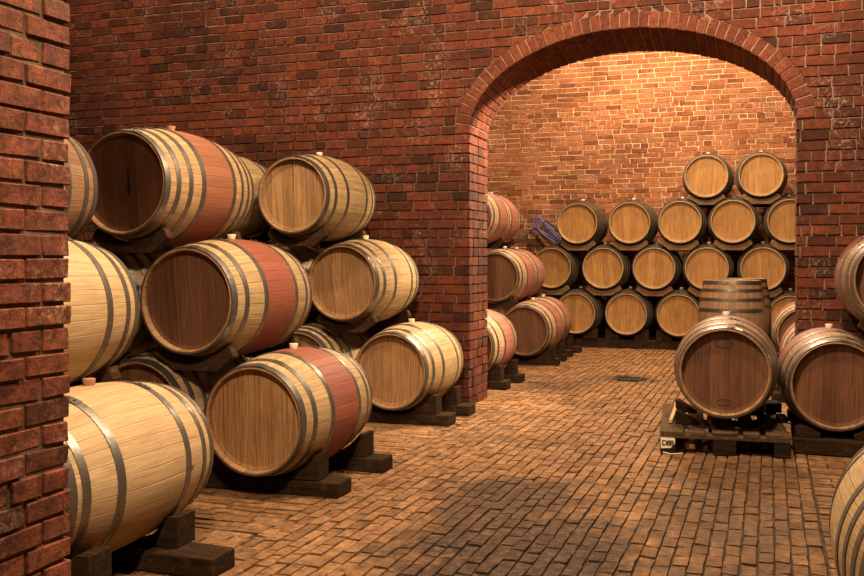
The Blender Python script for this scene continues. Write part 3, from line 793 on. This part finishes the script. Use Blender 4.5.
# bent strip of white paper on the floor
mb=MB(); pts=[(-.065,.03),(-.035,.005),(-.005,-.012),(.03,.004),(.06,.035)]
for (a,b) in zip(pts,pts[1:]): mb.block([(a[0],a[1],.005),(b[0],b[1],.005),(b[0],b[1]+.012,.005),(a[0],a[1]+.012,.005),(a[0],a[1],.008),(b[0],b[1],.008),(b[0],b[1]+.012,.008),(a[0],a[1]+.012,.008)])
o=link('paper_strip',mb.mesh('paper_strip',[M['paper']])); o.location=(-.585,6.33,0); tag(o,'thin bent white paper strip on floor under the pallet front','paper')
# pallet of the standing barrels
psm=pallet((-.75,10.12,0),0,'low pallet under the two upright barrels in the far room',d=1.55); psm.scale=(1,1,.6)

# ------------------------------------------------------------------ hoses beside the pyramid
def tube(name, paths, rr, mat, parent=None):
    cu=bpy.data.curves.new(name,'CURVE'); cu.dimensions='3D'; cu.bevel_depth=rr; cu.bevel_resolution=3; cu.resolution_u=8
    for p in paths:
        s=cu.splines.new('NURBS'); s.points.add(len(p)-1); s.use_endpoint_u=True; s.order_u=4
        for q,c in zip(s.points,p): q.co=(*c,1)
    cu.materials.append(mat); return to_mesh(link(name,cu,parent))
def at_y(px,py,Y):
    u=(px-432)/960; x=u*math.cos(THETA)-math.sin(THETA); y=u*math.sin(THETA)+math.cos(THETA); return (x*Y/y,Y,(257-py)/960*Y/y+H_EYE)
def hose(pts,Y0,Y1): return [at_y(px,py,Y0+(Y1-Y0)*i/(len(pts)-1)) for i,(px,py) in enumerate(pts)]
h1=hose([(566,247),(556,240),(546,234),(535,229),(533,222),(535,217),(541,218),(545,225),(552,233),(560,240),(566,245)],14.50,14.50)
o=tube('hose',[h1],.017,M['hose_blue']); tag(o,'blue looped hose beside the leftmost third row barrel','hose','hoses on the back pyramid')
h2=hose([(564,246),(552,241),(541,233),(534,228),(530,230),(525,236),(518,238)],14.56,14.56)
o=tube('hose',[h2],.010,M['hose_blue']); tag(o,'thin blue hose trailing left towards the pink barrels','hose','hoses on the back pyramid')
h4=hose([(566,249),(559,244),(549,239),(540,232),(536,225),(539,221),(545,222),(551,228),(558,236),(566,242)],14.44,14.44)
o=tube('hose',[h4],.012,M['hose_blue']); tag(o,'smaller blue hose loop lying in front of the large blue loop','hose','hoses on the back pyramid')
h3=hose([(566,240),(558,230),(550,223),(543,220),(542,224),(547,231),(556,239),(564,245)],14.63,14.63)
o=tube('hose',[h3],.014,M['hose_dark']); tag(o,'dark looped hose behind the blue loop on the pyramid','hose','hoses on the back pyramid')

# ------------------------------------------------------------------ light
def lamp(name, loc, power, rad_, col, typ='POINT', aim=None, angle=None, blend=.6):
    d=bpy.data.lights.new(name,typ); d.energy=power; d.color=col; d.shadow_soft_size=rad_
    o=bpy.data.objects.new(name,d); COL.objects.link(o); o.location=loc
    if typ=='SPOT':
        d.spot_size=math.radians(angle); d.spot_blend=blend
        o.rotation_euler=(Vector(aim)-Vector(loc)).to_track_quat('-Z','Y').to_euler()
    return o
W=(1.0,.74,.47)
lamp('lamp_front',(-1.35,4.15,4.1),275,.10,W)
lamp('fill_left',(-4.2,4.9,4.25),110,.10,W)  # added fill for the dim upper left of the arched wall
lamp('lamp_aisle',(.05,5.6,4.0),160,.10,W)
lamp('fill_near',(-.7,1.2,4.0),60,.12,W)  # added fill to lift the dark barrel heads on the left
lamp('fill_spot_near',(-.7,1.0,3.7),230,.06,W,'SPOT',(-1.95,4.25,.05),50,.8)  # added spot to brighten the low front heads and the floor by them
lamp('lamp_arch',(-.55,8.80,3.55),130,.08,W)
lamp('fill_spot_jamb',(-.35,8.75,3.55),440,.08,W,'SPOT',(-2.45,8.05,1.55),62,.6)  # added spot to brighten the left jamb of the arch
lamp('lamp_far_room',(-1.1,11.2,4.7),260,.12,W)
lamp('lamp_far_wall',(-1.6,12.8,4.75),190,.12,(1.0,.76,.48))
w=bpy.data.worlds.new('World'); SC.world=w; w.use_nodes=True
w.node_tree.nodes['Background'].inputs[0].default_value=(1.0,.72,.5,1); w.node_tree.nodes['Background'].inputs[1].default_value=.010

# ------------------------------------------------------------------ camera
cd=bpy.data.cameras.new('Camera'); cam=bpy.data.objects.new('Camera',cd); COL.objects.link(cam)
cd.sensor_width=36; cd.lens=960*36/864; cd.shift_y=-31/864; cd.clip_start=.05
cam.location=(0,0,H_EYE); cam.rotation_euler=(PI/2,0,THETA)
SC.camera=cam
SC.view_settings.view_transform='Standard'; SC.view_settings.look='None'; SC.view_settings.exposure=1.5; SC.view_settings.gamma=1.0
SC.view_settings.use_curve_mapping=False
